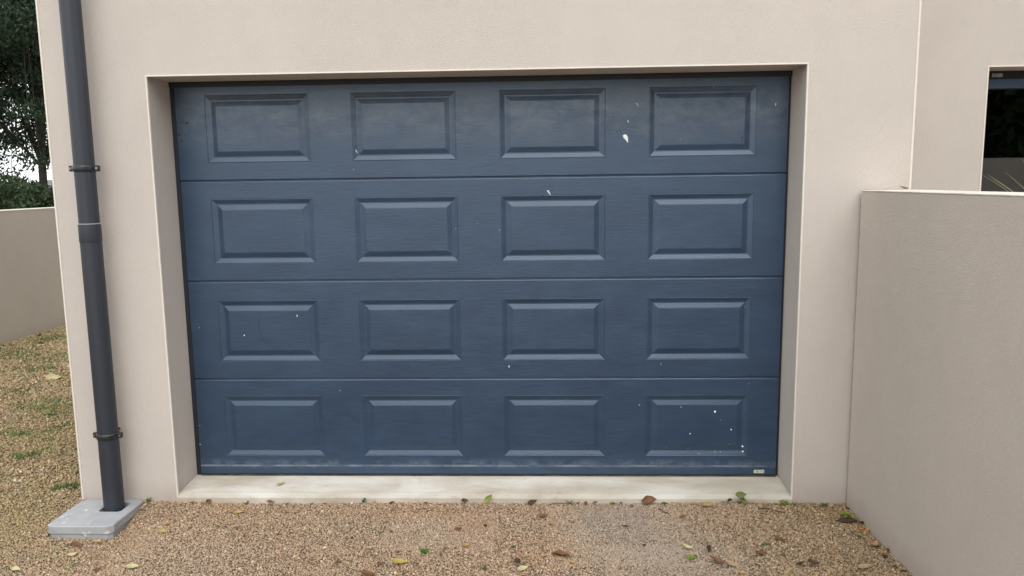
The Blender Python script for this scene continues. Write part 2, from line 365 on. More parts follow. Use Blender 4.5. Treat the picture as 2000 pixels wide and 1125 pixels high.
# paint drops and scuffs on the face: small proud blobs
def depth_at(x, z):
    for c, d in PZ:
        for a, b in PX:
            i = min(x - a, b - x, z - c, d - z)
            if i > 0:
                for (i0, d0), (i1, d1) in zip(rings, rings[1:]):
                    if i0 <= i < i1: return d0 + (d1 - d0) * (i - i0) / (i1 - i0)
                return rings[-1][1]
    return 0.0
def blob(name, mat, outline, x, z, lift=.0008):
    sec = sections[max(k for k in range(4) if z >= JT[k])]
    y = D + depth_at(x, z); n = len(outline); m = MB()
    yb = lambda px, pz: D + depth_at(px, pz)
    m.v = [(x + p, yb(x + p, z + q) - .0001, z + q) for p, q in outline] + [(x + p * .7, min(y, yb(x + p * .7, z + q * .7)) - lift, z + q * .7) for p, q in outline]
    m.f = [(i, (i + 1) % n, n + (i + 1) % n, n + i) for i in range(n)] + [tuple(range(n, 2 * n))]
    return m.build(name, mat, sec)
def rnd(r, sx=1.0, sz=1.0, n=8): return [(r * sx * random.uniform(.8, 1.15) * math.cos(2 * math.pi * i / n), r * sz * random.uniform(.8, 1.15) * math.sin(2 * math.pi * i / n)) for i in range(n)]
for x, z, r in [(1.06, .379, .0068), (1.142, .287, .0042), (.94, .266, .0032), (1.201, .198, .0052), (1.203, .172, .0046), (.893, .403, .003), (.687, .414, .003),
                (1.089, .335, .0018), (1.135, .211, .002), (.824, .191, .0018), (.932, .188, .0018), (1.066, .171, .0026), (1.093, .171, .002), (.985, .161, .002),
                (1.221, .522, .0015), (-.697, 1.591, .0024), (1.019, 1.95, .0025), (.891, 1.916, .0015), (.868, 1.71, .0015), (1.193, .903, .0018), (-1.511, .818, .003),
                (-1.285, .777, .0036), (-1.544, .31, .0026), (-1.549, .21, .0034), (-1.368, .081, .003), (-.813, .491, .003), (-.209, 1.299, .0022), (.005, 1.291, .0022), (-.104, 1.325, .0014), (.791, .622, .0026)]:
    blob('paint_speck', M['speck' if r > .0031 else 'drip'], rnd(r * .9), x, z)
o = blob('paint_chip', M['speck'], [(-.012, .013), (-.004, .0185), (.006, .017), (.0125, .004), (.014, -.018), (.0125, -.021), (.002, -.008), (-.008, .003)], .608, 1.719, .001)
tag(o, 'white leaf-shaped paint splash')
def streak(x, z, dx, dz, w, mat='speck', name='paint_streak'): return blob(name, M[mat], [(dx - w, dz), (dx + w, dz), (w, 0), (-dx + w * .6, -dz), (-dx - w * .6, -dz), (-w, 0)], x, z)
streak(.664, 1.875, -.0045, .0062, .0022); streak(.621, 1.798, -.0025, .0055, .0015); streak(-.681, 1.676, -.004, .009, .0016)
streak(1.308, 1.864, .0, .006, .0016); streak(.041, .612, 0, .007, .0015); streak(-1.012, .874, 0, .005, .0018)
streak(.245, 1.468, -.006, .011, .0048, 'drip', 'grey_drip')
streak(1.158, 1.708, .002, .012, .0026, 'scuff', 'scuff_mark')
for x, z, r in [(-1.501, 1.825, .007), (-1.543, 1.769, .008), (-1.533, 1.74, .006), (.215, 1.451, .007), (.28, 1.447, .006), (.57, 1.752, .004)]: blob('scuff_mark', M['scuff'], rnd(r, 1.3, .7), x, z, .0003)
blob('scuff_mark', M['scuff'], [(-.012, .016), (-.010, .017), (.004, .001), (.003, -.001)], .590, 1.745, .0003)
arc = [(-1.203, .868), (-1.207, .83), (-1.203, .79), (-1.188, .755), (-1.16, .72), (-1.13, .70)]
m = MB(); m.v = [(x + s * .0013, D + depth_at(x, z) - .0005, z) for x, z in arc for s in (-1, 1)]; m.f = [(2 * i, 2 * i + 1, 2 * i + 3, 2 * i + 2) for i in range(len(arc) - 1)]
m.build('scratch_mark', M['scuff'], sections[1])
# frame, seals and the small maker plate
MB().box(DL + .001, LX0 - .003, D + .002, D + .06, .046, ZT - .0005).build('frame_jamb', M['frame'], door, bevel=.002)
MB().box(LX1 + .003, DR - .001, D + .010, D + .06, .046, ZT - .0005).build('frame_jamb', M['frame'], door, bevel=.002)
MB().prism([(D - .006, ZT - .001), (D - .006, ZT - .013), (D - .001, ZT - .026), (D + .002, ZT - .026), (D + .002, ZT - .001)], DL + .002, DR - .002).build('head_seal', M['frame'], door)
MB().box(LX0, LX1, D - .004, D + .03, .0505, .0565).build('bottom_rail', M['frame'], door, bevel=.0015)
MB().prism([(D - .002, .0505), (D + .028, .0505), (D + .028, .0455), (D + .012, .0453), (D - .006, .0456), (D - .009, .048)], LX0, LX1).build('bottom_seal', M['seal'], door)
MB().prism([(D, .0972), (D - .0035, .096), (D - .0035, .058), (D, .0568)], LX0 + .001, LX1 - .001).build('bottom_profile', M['door'], door)
MB().box(1.258, 1.309, D - .0055, D - .0034, .063, .080).build('maker_plate', M['plate'], door, bevel=.0006)
MB().box(LX0 + .01, LX1 - .01, D + .036, D + .045, .06, 2.04).build('inner_skin', M['frame'], door)

# ------------------------------------------------------------------ downpipe
PXc, PYc, PR = -1.838, -.098, .0455
pipe = thing('downpipe', 'dark grey round drainpipe on the left of the garage door', 'drainpipe', (PXc, PYc, -.04))
MB().lathe([(PR, -.05), (PR, 1.275)], (PXc, PYc), 40).build('pipe', M['pipe'], pipe, True)
MB().lathe([(PR + .0002, 1.275), (PR + .0018, 1.281), (PR + .0018, 1.356), (PR + .0014, 1.3585)], (PXc, PYc), 40).build('pipe_socket', M['pipe'], pipe, True)
MB().lathe([(PR + .0018, 1.3585), (PR + .0018, 1.3610), (PR - .0035, 1.3612)], (PXc, PYc), 40).build('socket_rim', M['rim'], pipe)
MB().lathe([(PR - .0018, 1.355), (PR - .0018, H + .1)], (PXc, PYc), 40).build('pipe', M['pipe'], pipe, True)
for zc in (1.607, .367):
    cl = MB().lathe([(PR + .0005, zc - .014), (PR + .004, zc - .013), (PR + .0055, zc - .006), (PR + .0055, zc + .006), (PR + .004, zc + .013), (PR + .0005, zc + .014)], (PXc, PYc), 40).build('clamp', M['clamp'], pipe, True)
    for s in (-1, 1):
        MB().box(PXc + s * (PR + .012) - .012, PXc + s * (PR + .012) + .012, PYc - .009, PYc + .009, zc - .0135, zc + .0135).build('clamp_ear', M['clamp'], cl, bevel=.0045)
        MB().tube([(PXc + s * (PR + .015), PYc - .0135, zc), (PXc + s * (PR + .015), PYc - .008, zc)], .0055, 10).build('screw', M['screw'], cl)
    MB().tube([(PXc, PYc + PR, zc), (PXc, .0, zc)], .006, 8).build('standoff', M['clamp'], cl)
slab = thing('drain_cover', 'two-layer square concrete slab under the drainpipe', 'concrete slab', (-1.888, -.155, -.05))
def slab_ring(x0, x1, y0, y1, z0, z1, ch, hole):
    o_ = [(x0 + ch, y0), (x1 - ch, y0), (x1, y0 + ch), (x1, y1 - ch), (x1 - ch, y1), (x0 + ch, y1), (x0, y1 - ch), (x0, y0 + ch)]
    hx0, hx1, hy0, hy1 = hole; cx, cy = (hx0 + hx1) / 2, (hy0 + hy1) / 2
    i_ = [(hx0 + .012, hy0), (hx1 - .012, hy0), (hx1, hy0 + .012), (hx1, hy1 - .012), (hx1 - .012, hy1), (hx0 + .012, hy1), (hx0, hy1 - .012), (hx0, hy0 + .012)]
    m = MB(); e = .004
    for zz, s in ((z0, 0), (z1 - e, 0), (z1, e)):
        m.v += [(x + (s if x < cx else -s), y + (s if y < cy else -s), zz) for x, y in o_]
    m.v += [(x, y, zz) for zz in (z1, z0) for x, y in i_]
    for a in range(4):
        for k in range(8): m.f.append((a * 8 + k, a * 8 + (k + 1) % 8, a * 8 + 8 + (k + 1) % 8, a * 8 + 8 + k))
    for k in range(8): m.f.append((32 + k, 32 + (k + 1) % 8, (k + 1) % 8, k))
    return m
hole = (PXc - .053, PXc + .056, PYc - .052, PYc + .05)
slab_ring(-2.044, -1.737, -.306, -.004, -.026, .010, .022, hole).build('cover_lid', M['slab'], slab)
slab_ring(-2.036, -1.745, -.300, -.006, -.085, -.0275, .018, hole).build('cover_base', M['slab'], slab)

# ------------------------------------------------------------------ boundary walls
XW, ZW = 1.627, 1.4652
lw = thing('low_wall', 'beige rendered low wall running forward from the right of the garage', 'garden wall', (XW + .1, -3.5, 0))
MB().box(XW, XW + .205, -7.0, -.019, -.2, ZW - .006).build('wall_body', M['render_dark'], lw, bevel=.003)
MB().box(XW - .0015, XW + .2065, -7.0, -.018, ZW - .0058, ZW).build('wall_top', M['cap'], lw, bevel=.0025)
MB().box(XW + .02, XW + .18, -.0185, -.0004, -.2, ZW - .02).build('joint_filler', M['gasket'], lw)
gw = thing('boundary_wall', 'beige rendered boundary wall beneath the dark trees on the left', 'garden wall', (-5.2, 2, 0))
MB().box(-5.30, -5.10, -9, 12, -.2, 1.294).build('wall_body', M['render_shaded'], gw, bevel=.004)
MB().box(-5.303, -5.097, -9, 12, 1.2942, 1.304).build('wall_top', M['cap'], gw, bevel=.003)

# ------------------------------------------------------------------ trees and hedges
def leaf_cloud(centres, per, size, spread, seed):
    r = np.random.default_rng(seed); C = np.repeat(np.asarray(centres, float)[:, :3], per, 0)
    sp = np.repeat(np.asarray([c[3] if len(c) > 3 else spread for c in centres]), per)[:, None]
    n = len(C); d = r.normal(size=(n, 3)); d /= np.linalg.norm(d, axis=1)[:, None]
    P = C + d * sp * r.random((n, 1)) ** .5 * np.array([1, 1, .7])
    a = r.normal(size=(n, 3)); a[:, 2] -= .4; a /= np.linalg.norm(a, axis=1)[:, None]
    b = np.cross(a, r.normal(size=(n, 3))); b /= np.linalg.norm(b, axis=1)[:, None] + 1e-9
    s = size * r.uniform(.6, 1.35, (n, 1)); nn = np.cross(a, b)
    v = np.stack([P - a * s, P + b * s * .42 + nn * s * .12, P + a * s, P - b * s * .42 + nn * s * .12], 1).reshape(-1, 3)
    return v, np.arange(4 * n).reshape(n, 4)
def np_mesh(name, v, f, mat, parent=None, attr=None):
    me = bpy.data.meshes.new(name); k = f.shape[1]
    me.vertices.add(len(v)); me.vertices.foreach_set('co', v.astype(np.float32).ravel())
    me.loops.add(f.size); me.loops.foreach_set('vertex_index', f.astype(np.int32).ravel())
    me.polygons.add(len(f)); me.polygons.foreach_set('loop_start', np.arange(0, f.size, k, dtype=np.int32)); 
    me.update(calc_edges=True); me.materials.append(mat)
    if attr is not None:
        a = me.color_attributes.new('tint', 'FLOAT_COLOR', 'POINT'); a.data.foreach_set('color', attr.astype(np.float32).ravel())
    o = bpy.data.objects.new(name, me); COL.objects.link(o)
    if parent: o.parent = parent; o.matrix_parent_inverse = Matrix.Translation(parent.location).inverted()
    return o
def make_tree(label, x, y, h, base, rad, lean, nclump, per, leaf, seed, spread=.55, droop=0):
    rnd_ = random.Random(seed); t = thing('tree', label, 'tree', (x, y, 0), 'dark trees beyond the boundary wall')
    tr = MB(); top = Vector((x + lean[0], y + lean[1], h * .86)); b0 = Vector((x, y, -.1)); pts = [b0.lerp(top, q / 7) + Vector((rnd_.uniform(-.05, .05), rnd_.uniform(-.05, .05), 0)) for q in range(8)]
    r0 = .045 + .005 * h
    tr.tube(pts, [r0 * (1 - .8 * q / 7) for q in range(8)], 10)
    cs = []; sprays = []
    for k in range(nclump):
        th = rnd_.uniform(0, 2 * math.pi); zz = base + (h - base) * rnd_.random() ** 1.5; q = (zz - base) / (h - base)
        rr = rad * (.45 + .55 * math.sin(math.pi * min(1, .25 + .75 * q))) * rnd_.random() ** .5
        c = Vector((x + lean[0] * q + rr * math.cos(th), y + lean[1] * q + rr * math.sin(th), zz)); cs.append((*c, spread * rnd_.uniform(.7, 1.2)))
        if k % 7 == 0:
            s = pts[1 + int(rnd_.random() * 5)]; s = s if s.z < c.z else pts[2]
            mid = s.lerp(c, .5) + Vector((0, 0, .25)); tr.tube([s, mid, c], [r0 * .35, r0 * .22, r0 * .07], 6)
    for k in range(droop):    # thin leafy sprays hanging under the crown
        th = rnd_.uniform(0, 2 * math.pi); rr = rad * rnd_.uniform(.15, .95); zc = rnd_.uniform(1.5, base + .3)
        c = Vector((x + rr * math.cos(th), y + rr * math.sin(th), zc)); s = Vector((x + rr * .4 * math.cos(th), y + rr * .4 * math.sin(th), base + .4))
        tr.tube([s, s.lerp(c, .5) + Vector((0, 0, .15)), c], [.014, .009, .004], 5); sprays.append((*c, .30)); sprays.append((*s.lerp(c, .6), .26))
    tr.build('trunk', M['bark'], t, True)
    v, f = leaf_cloud(cs, per, leaf, spread, seed)
    v2, f2 = leaf_cloud(sprays, 150, leaf * .95, .28, seed + 50); f = np.concatenate([f, f2 + len(v)]); v = np.concatenate([v, v2])
    np_mesh('crown', v, f, M['tree'], t)
    return t
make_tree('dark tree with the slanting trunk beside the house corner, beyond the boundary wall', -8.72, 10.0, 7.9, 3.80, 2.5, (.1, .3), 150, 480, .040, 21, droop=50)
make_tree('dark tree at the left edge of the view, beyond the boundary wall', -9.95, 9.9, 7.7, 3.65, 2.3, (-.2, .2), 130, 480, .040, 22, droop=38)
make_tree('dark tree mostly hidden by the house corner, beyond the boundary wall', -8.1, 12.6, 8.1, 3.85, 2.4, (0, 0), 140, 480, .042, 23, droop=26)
def make_hedge(label, x0, x1, y0, y1, h, n, per, leaf, seed, mat, var=.15, spread=.33):
    r = random.Random(seed); cs = [(r.uniform(x0, x1), r.uniform(y0, y1), (h + var * math.sin(9 * r.random())) * r.random() ** .7, spread) for _ in range(n)]
    t = thing('hedge', label, 'hedge', ((x0 + x1) / 2, (y0 + y1) / 2, 0))
    v, f = leaf_cloud(cs, per, leaf, spread, seed); np_mesh('foliage', v, f, mat, t)
    for k in range(8):
        xx, yy = r.uniform(x0, x1), r.uniform(y0, y1); MB().tube([(xx, yy, -.1), (xx + .05, yy, h * .6)], [.03, .012], 6).build('stem', M['bark'], t)
    return t
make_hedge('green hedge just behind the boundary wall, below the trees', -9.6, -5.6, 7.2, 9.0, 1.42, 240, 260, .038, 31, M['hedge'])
# unseen hedge and wall, added for the window glass to mirror
make_hedge('tall dark hedge added out of view, mirrored in the window glass', 5.5, 24, -15.8, -13.0, 7.6, 800, 130, .22, 32, M['hedge'], .5, .75)
refl_wall = thing('boundary_wall', 'beige wall added out of view before the hedge, mirrored in the window glass', 'garden wall', (14, -12.1, 0))
MB().box(5.5, 24, -12.3, -12.1, -.2, 1.89).build('wall_body', M['render_dark'], refl_wall, bevel=.004)

# spiky plant behind the low wall, leaves arching over its top
sp = thing('spiky_plant', 'spiky plant with thin arching leaves in front of the window', 'plant', (2.86, .42, 0))
MB().tube([(2.86, .42, -.05), (2.85, .41, .6), (2.86, .42, 1.08)], [.06, .05, .045], 10).build('trunk', M['bark'], sp, True)
def blade(tip, w=.008, up=.10):
    a = Vector((2.86, .42, 1.08)); b = Vector(tip); m = MB(); n = 9
    side = (b - a).cross(Vector((0, 0, 1))).normalized()
    for i in range(n):
        q = i / (n - 1); p = a.lerp(b, q) + Vector((0, 0, up * math.sin(math.pi * q))); ww = w * (1 - q) ** .6 + .0008
        m.v += [p - side * ww, p + Vector((0, 0, -ww * .5)), p + side * ww]
    for i in range(n - 1): m.f += [(3 * i, 3 * i + 1, 3 * i + 4, 3 * i + 3), (3 * i + 1, 3 * i + 2, 3 * i + 5, 3 * i + 4)]
    m.build('leaf', M['spike'], sp)
for tip in [(2.365, .40, 1.531), (2.388, .38, 1.528), (2.423, .42, 1.515), (2.487, .40, 1.535)]: blade(tip, .007, .055)
for k in range(16):
    th = -.9 + 2.6 * k / 15 + random.uniform(-.1, .1); L = random.uniform(.4, .6); blade((2.86 + L * math.cos(th), .42 + .75 * L * math.sin(th), 1.2 + random.uniform(.05, .32)), .008, .12)
for z_ in range(3): blade((2.56 + .06 * z_, .40 + .04 * z_, 1.60 + .05 * z_), .008, .05)

# ------------------------------------------------------------------ gravel
def stones(name, regions, dens, rbase, sub, seed, label):
    r = np.random.default_rng(seed); P = []
    for x0, x1, y0, y1 in regions:
        n = int((x1 - x0) * (y1 - y0) * dens); P.append(np.stack([r.uniform(x0, x1, n), r.uniform(y0, y1, n)], 1))
    P = np.concatenate(P); x, y = P[:, 0], P[:, 1]
    keep = ~((x > -2.05) & (x < -1.73) & (y > -.31) & (y < .0)) & ~((x > XL - .004) & (y > -.006)) & (x < XW - .003)
    P = P[keep]; x, y = P[:, 0], P[:, 1]; n = len(P)
    sm = lambda q: np.clip(q, 0, 1) ** 2 * (3 - 2 * np.clip(q, 0, 1))
    gzv = -0.047 * sm(-y / .24) * sm((-1.40 - x) / .28) + .005 * np.sin(2.1 * x + 1.3 * y) + .004 * np.sin(5.3 * y - 3.7 * x) - .004
    # patches of packed fine grit
    def gs(cx, cy, sx, sy): return np.exp(-((x - cx) / sx) ** 2 - ((y - cy) / sy) ** 2)
    fine = np.clip(gs(.52, -.10, .17, .25) * 1.15 + gs(.62, -.45, .28, .35) * .75 + gs(-.25, -.30, .35, .16) * .45 + gs(.85, -.62, .25, .2) * .5 + gs(-1.2, -.62, .3, .2) * .3, 0, 1)
    wob = np.sin(3.1 * x + 1.7 * np.sin(2.3 * y)) * np.sin(4.3 * y + 1.1 * np.sin(3.7 * x)) + .5 * np.sin(11 * x + 3 * y) * np.sin(9 * y - 4 * x)
    s = rbase * np.exp(r.normal(0, .30, n)) * (1 - .38 * fine)
    sc = np.stack([s * r.uniform(.9, 1.45, n), s * r.uniform(.75, 1.05, n), s * r.uniform(.5, .9, n)], 1)
    if sub == 'ico':
        ph = (1 + 5 ** .5) / 2
        bv = np.array([(-1, ph, 0), (1, ph, 0), (-1, -ph, 0), (1, -ph, 0), (0, -1, ph), (0, 1, ph), (0, -1, -ph), (0, 1, -ph), (ph, 0, -1), (ph, 0, 1), (-ph, 0, -1), (-ph, 0, 1)]) / 1.9
        bf = np.array([(0, 11, 5), (0, 5, 1), (0, 1, 7), (0, 7, 10), (0, 10, 11), (1, 5, 9), (5, 11, 4), (11, 10, 2), (10, 7, 6), (7, 1, 8), (3, 9, 4), (3, 4, 2), (3, 2, 6), (3, 6, 8), (3, 8, 9), (4, 9, 5), (2, 4, 11), (6, 2, 10), (8, 6, 7), (9, 8, 1)])
    else:
        bv = np.array([(1, 0, 0), (-1, 0, 0), (0, 1, 0), (0, -1, 0), (0, 0, 1), (0, 0, -1.)]); bf = np.array([(0, 2, 4), (2, 1, 4), (1, 3, 4), (3, 0, 4), (2, 0, 5), (1, 2, 5), (3, 1, 5), (0, 3, 5)])
    q = r.normal(size=(n, 4)); q[:, 1:3] *= .55; q /= np.linalg.norm(q, axis=1)[:, None]; w, i, j, k = q.T
    R = np.stack([1 - 2 * (j * j + k * k), 2 * (i * j - k * w), 2 * (i * k + j * w), 2 * (i * j + k * w), 1 - 2 * (i * i + k * k), 2 * (j * k - i * w), 2 * (i * k - j * w), 2 * (j * k + i * w), 1 - 2 * (i * i + j * j)], 1).reshape(n, 3, 3)
    jit = 1 + r.normal(0, .16, (n, len(bv), 1))
    v = (bv[None] * jit) * sc[:, None, :]; v = np.einsum('nab,nvb->nva', R, v)
    z = gzv + s * r.uniform(-.25, .55, n)
    v += np.stack([x, y, z], 1)[:, None, :]
    f = (bf[None] + (np.arange(n) * len(bv))[:, None, None]).reshape(-1, 3)
    pal = np.array([(.46, .320, .200), (.40, .255, .150), (.57, .440, .300), (.36, .290, .21), (.24, .160, .10), (.50, .370, .24), (.66, .56, .43)])
    pi = r.choice(len(pal), n, p=[.32, .24, .11, .09, .06, .16, .02]); c = .90 * pal[pi] * np.exp(r.normal(0, .10, n))[:, None]
    grey = np.array((.46, .395, .325)); c = c * (1 - .62 * fine[:, None]) + grey * .62 * fine[:, None]
    dull = np.clip((x - .75) / .7, 0, 1) * np.clip(.55 + .45 * wob, 0, 1) * .55
    left = np.clip((-1.75 - x) / .6, 0, 1) * np.clip(.72 + .35 * wob, 0, 1) * .98
    k2 = np.clip(dull + left, 0, .9)[:, None]
    c = c * (1 - k2) + (c * np.array((.79, .85, .64))) * k2
    red = (np.clip(wob - .35, 0, 1) * .5 * (x > -1.6))[:, None]; c = c * (1 - red) + c * np.array((1.05, .88, .78)) * red
    col = np.repeat(np.concatenate([np.clip(c, 0, .9), np.ones((n, 1))], 1), len(bv), 0)
    return tag(np_mesh(name, v.reshape(-1, 3), f, M['stone'], None, col), label, None, None, 'stuff')
stones('gravel', [(-2.9, 1.63, -1.25, .0)], 32000, .0043, 'oct', 5, 'tan and orange pea gravel in front of the garage door')
stones('gravel', [(-5.1, -2.055, -.0, 1.6), (-5.1, -2.9, -1.2, 0)], 9500, .0062, 'oct', 6, 'ochre gravel beside the house')
stones('gravel', [(.22, .84, -.62, -.002), (.45, 1.0, -.85, -.45), (-.5, .0, -.48, -.12)], 26000, .0042, 'oct', 9, 'pale packed grit in the driveway gravel')
stones('gravel', [(-5.1, -2.055, 1.6, 6.0)], 3800, .0095, 'oct', 8, 'ochre gravel further back along the boundary wall')

# moss and thin grass growing through the gravel on the left
v_, f_ = [], []
def tuft(cx, cy, rad, n, hgt, wid=.0022):
    for _ in range(n):
        a, q = random.uniform(0, 2 * math.pi), rad * random.random() ** .6; x, y = cx + q * math.cos(a), cy + .8 * q * math.sin(a); z = gz(x, y)
        h = hgt * random.uniform(.5, 1.2); b = random.uniform(0, 2 * math.pi); l = h * random.uniform(.3, 1.3); w = wid * random.uniform(.7, 1.4)
        p = Vector((x, y, z)); t_ = p + Vector((l * math.cos(b), l * math.sin(b), h)); mm = p.lerp(t_, .55) + Vector((0, 0, h * .18)); s = Vector((-math.sin(b), math.cos(b), 0)) * w
        o = len(v_); v_.extend([p - s, p + s, mm + s * .8, mm - s * .8, t_]); f_.extend([(o, o + 1, o + 2, o + 3), (o + 3, o + 2, o + 4, o + 4)])
for cx, cy, r_, n in [(-4.75, 3.32, .26, 420), (-4.55, 3.15, .18, 200), (-4.79, 3.95, .20, 240), (-4.35, 3.9, .22, 240), (-4.16, 3.1, .22, 160), (-2.20, .165, .055, 170), (-2.26, .15, .05, 120), (-2.75, .60, .07, 110), (-3.23, 1.53, .13, 120), (-4.1, 2.7, .2, 110), (-3.8, 2.06, .18, 100), (-3.0, 1.7, .16, 140), (-3.1, 1.0, .12, 60), (-2.5, .75, .05, 50), (-2.65, .30, .06, 40), (-3.4, 2.6, .2, 150)]:
    tuft(cx, cy, r_, n, .022 if cy > .5 else .016, .003 if cy > .5 else .0022)
for _ in range(330): tuft(random.uniform(-5.0, -2.15), random.uniform(.3, 5.2), random.uniform(.03, .15), random.randint(10, 44), .017, .0032)
for _ in range(40): tuft(random.uniform(-2.7, -1.70), random.uniform(-.8, -.35), random.uniform(.02, .05), random.randint(6, 20), .010, .002)
gm = bpy.data.meshes.new('grass'); gm.from_pydata([tuple(p) for p in v_], [], [f[:3] if len(set(f)) == 3 else f for f in f_]); gm.materials.append(M['grass'])
go = bpy.data.objects.new('grass', gm); COL.objects.link(go); tag(go, 'thin moss and grass growing through the gravel on the left', None, None, 'stuff')

# ------------------------------------------------------------------ fallen leaves
def leaf_mesh(L, w, curl, fold, seed):
    r = random.Random(seed); n = 9; v, f = [], []
    for i in range(n):
        q = i / (n - 1); ww = w * math.sin(math.pi * q ** .8) * (1 + r.uniform(-.12, .12)) + .0004
        x = (q - .5) * L; z = curl * L * ((2 * q - 1) ** 2) + r.uniform(-.02, .02) * L; b = .10 * L * math.sin(2.5 * q + seed)
        for s in (-1, -.5, 0, .5, 1): v.append((x, b + s * ww, z + abs(s) ** 1.5 * fold * ww * (1.0 if s > 0 else .7)))
    for i in range(n - 1):
        for j in range(4): f.append((i * 5 + j, i * 5 + j + 1, i * 5 + j + 6, i * 5 + j + 5))
    o = len(v); v += [(-.5 * L, .0006 + v[2][1], v[2][2]), (-.5 * L, -.0006 + v[2][1], v[2][2]), (-.74 * L, v[2][1] + .05 * L, v[2][2] + .03 * L), (-.74 * L, v[2][1] + .05 * L + .001, v[2][2] + .03 * L + .0008)]
    f.append((o, o + 1, o + 2, o + 3))
    m = MB(); m.v = v; m.f = f; return m
LEAVES = [
 (-1.098, .10, 'yellow', .050, 'small yellow leaf lying on the concrete door sill', .7, .3),
 (-1.488, -.332, 'yellow', .044, 'yellow leaf on the gravel just right of the drain slab', .4, .5),
 (-1.442, -.672, 'pale', .060, 'long pale yellow leaf on the gravel at the bottom left', .1, .25),
 (-1.819, -.477, 'pale', .042, 'pale green-yellow leaf on the gravel in front of the drain slab', 1.0, .4),
 (-3.698, 2.337, 'pale', .115, 'pale leaf far back on the gravel beside the house', .3, .7),
 (-1.222, -.131, 'yellow', .040, 'yellow-green leaf on the gravel below the sill\'s left part', .2, .4),
 (-.374, -.600, 'yellow', .068, 'long ochre yellow leaf next to the green rosette weed', -.1, .4),
 (.126, -.660, 'pale', .050, 'rounded beige leaf at the bottom centre, below a curled brown leaf', .6, .25),
 (.802, -.486, 'pale', .052, 'beige leaf above the bright lime weed', -.3, .35),
 (.905, -.596, 'brown', .066, 'broad brown leaf at the bottom right, touching a beige one', -.4, .5),
 (.955, -.612, 'tan', .050, 'narrow beige leaf touching the broad brown leaf', -.9, .3),
 (1.222, -.604, 'dark', .048, 'dark curled leaf, left one of a pair at the bottom right', .6, .9),
 (1.277, -.600, 'dark', .050, 'dark curled leaf, right one of a pair at the bottom right', -.5, .9),
 (1.464, -.634, 'tan', .062, 'tan leaf at the bottom right near the low wall', .2, .4),
 (1.581, -.441, 'orange', .052, 'orange leaf against the foot of the low wall', 1.1, .5),
 (1.205, -.399, 'brown', .064, 'brown leaf flat on the gravel below the right end of the sill', -.3, .3),
 (.967, -.066, 'orange', .060, 'orange-brown narrow leaf just below the sill', .5, .6),
 (.152, -.022, 'dark', .052, 'dark curled leaf against the middle of the sill', .3, .9),
 (.707, -.022, 'brown', .072, 'long red-brown leaf along the sill edge', -.2, .8),
 (1.085, -.022, 'dark', .038, 'dark crumpled leaf beside the two-leaved seedling', .5, 1.2),
 (-.169, -.022, 'dark', .034, 'small dark leaf at the sill, right of the lime upright leaf\'s left side', .1, .8),
 (-1.109, -.024, 'brown', .038, 'small brown leaf at the sill below the yellow leaf', .2, .9),
 (-1.417, -.022, 'brown', .034, 'brown leaf leaning at the left end of the sill', 1.3, .8),
 (.208, -.162, 'brown', .046, 'brown leaf on the gravel left of the grey grit patch', .1, .6),
 (.568, -.289, 'dark', .040, 'dark reddish leaf in the middle of the grey grit patch', .0, .9),
 (.276, -.554, 'brown', .092, 'long curled brown leaf pointing down to the right', -.65, 1.1),
 (.100, -.607, 'dark', .052, 'dark curled leaf just above the rounded beige leaf', -1.0, 1.2),
 (-.171, -.297, 'brown', .036, 'small reddish leaf on the gravel left of centre', .1, .5),
 (-.455, -.606, 'brown', .034, 'small rust leaf left of the long ochre leaf', .9, .5),
 (-.485, -.690, 'brown', .060, 'rust brown leaf at the bottom edge left of centre', .0, .5),
 (-.122, -.447, 'orange', .034, 'small ochre leaf on the gravel near the centre', .7, .5),
 (1.089, -.531, 'brown', .056, 'brown leaf on the gravel left of the dark pair', .3, .7),
 (.890, -.500, 'dark', .052, 'dark brown leaf standing between lime weed and broad brown leaf', 1.2, .9),
 (-1.854, -.386, 'brown', .055, 'brown leaf lying against the front of the drain slab', .1, .4),
 (-1.775, -.352, 'orange', .038, 'ochre leaf at the front right of the drain slab', .2, .4),
 (-1.975, -.600, 'pale', .046, 'dull ochre leaf at the bottom left corner', -.2, .4),
 (-1.62, -.62, 'brown', .04, 'brown leaf on the gravel between slab and bottom edge', .8, .6),
 (1.869, -.05, 'orange', .05, 'dry ochre leaf scrap lying on top of the low wall', .1, .4)]
for i, (x, y, mt, L, lab, ang, fold) in enumerate(LEAVES):
    m = leaf_mesh(L, L * random.uniform(.20, .30) * (.75 if fold > .8 else 1), random.uniform(.05, .2), fold, 100 + i)
    o = m.build('fallen_leaf', M[mt], None, True)
    z = gz(x, y) + .011
    if i == 0: z = .046
    if i == len(LEAVES) - 1: x = 1.80; z = ZW + .004
    o.location = (x, y, z); o.rotation_euler = (random.uniform(-.2, .2), random.uniform(-.15, .15), ang)
    if y > -.03 and i not in (0, len(LEAVES) - 1): o.rotation_euler.x = .6; o.location.z += .004
    tag(o, lab, 'leaf', 'fallen leaves on the gravel and sill')
rl = random.Random(5)
LM = ['brown', 'dark', 'orange', 'tan']; lit = MB(); litm = []
def scrap(x, y, L, mt):
    m = leaf_mesh(L, L * rl.uniform(.16, .30), rl.uniform(.05, .3), rl.uniform(.3, 1.2), rl.randint(0, 10 ** 6))
    T = Matrix.Translation((x, y, gz(x, y) + .007)) @ Euler((rl.uniform(-.3, .3), rl.uniform(-.3, .3), rl.uniform(0, 6.28))).to_matrix().to_4x4()
    lit.add([T @ Vector(p) for p in m.v], m.f); litm.extend([LM.index(mt)] * len(m.f))
for k in range(34):
    scrap(rl.uniform(-1.6, 1.5), rl.uniform(-.72, -.03), rl.uniform(.016, .032), rl.choice(['brown', 'brown', 'dark', 'orange', 'tan']))
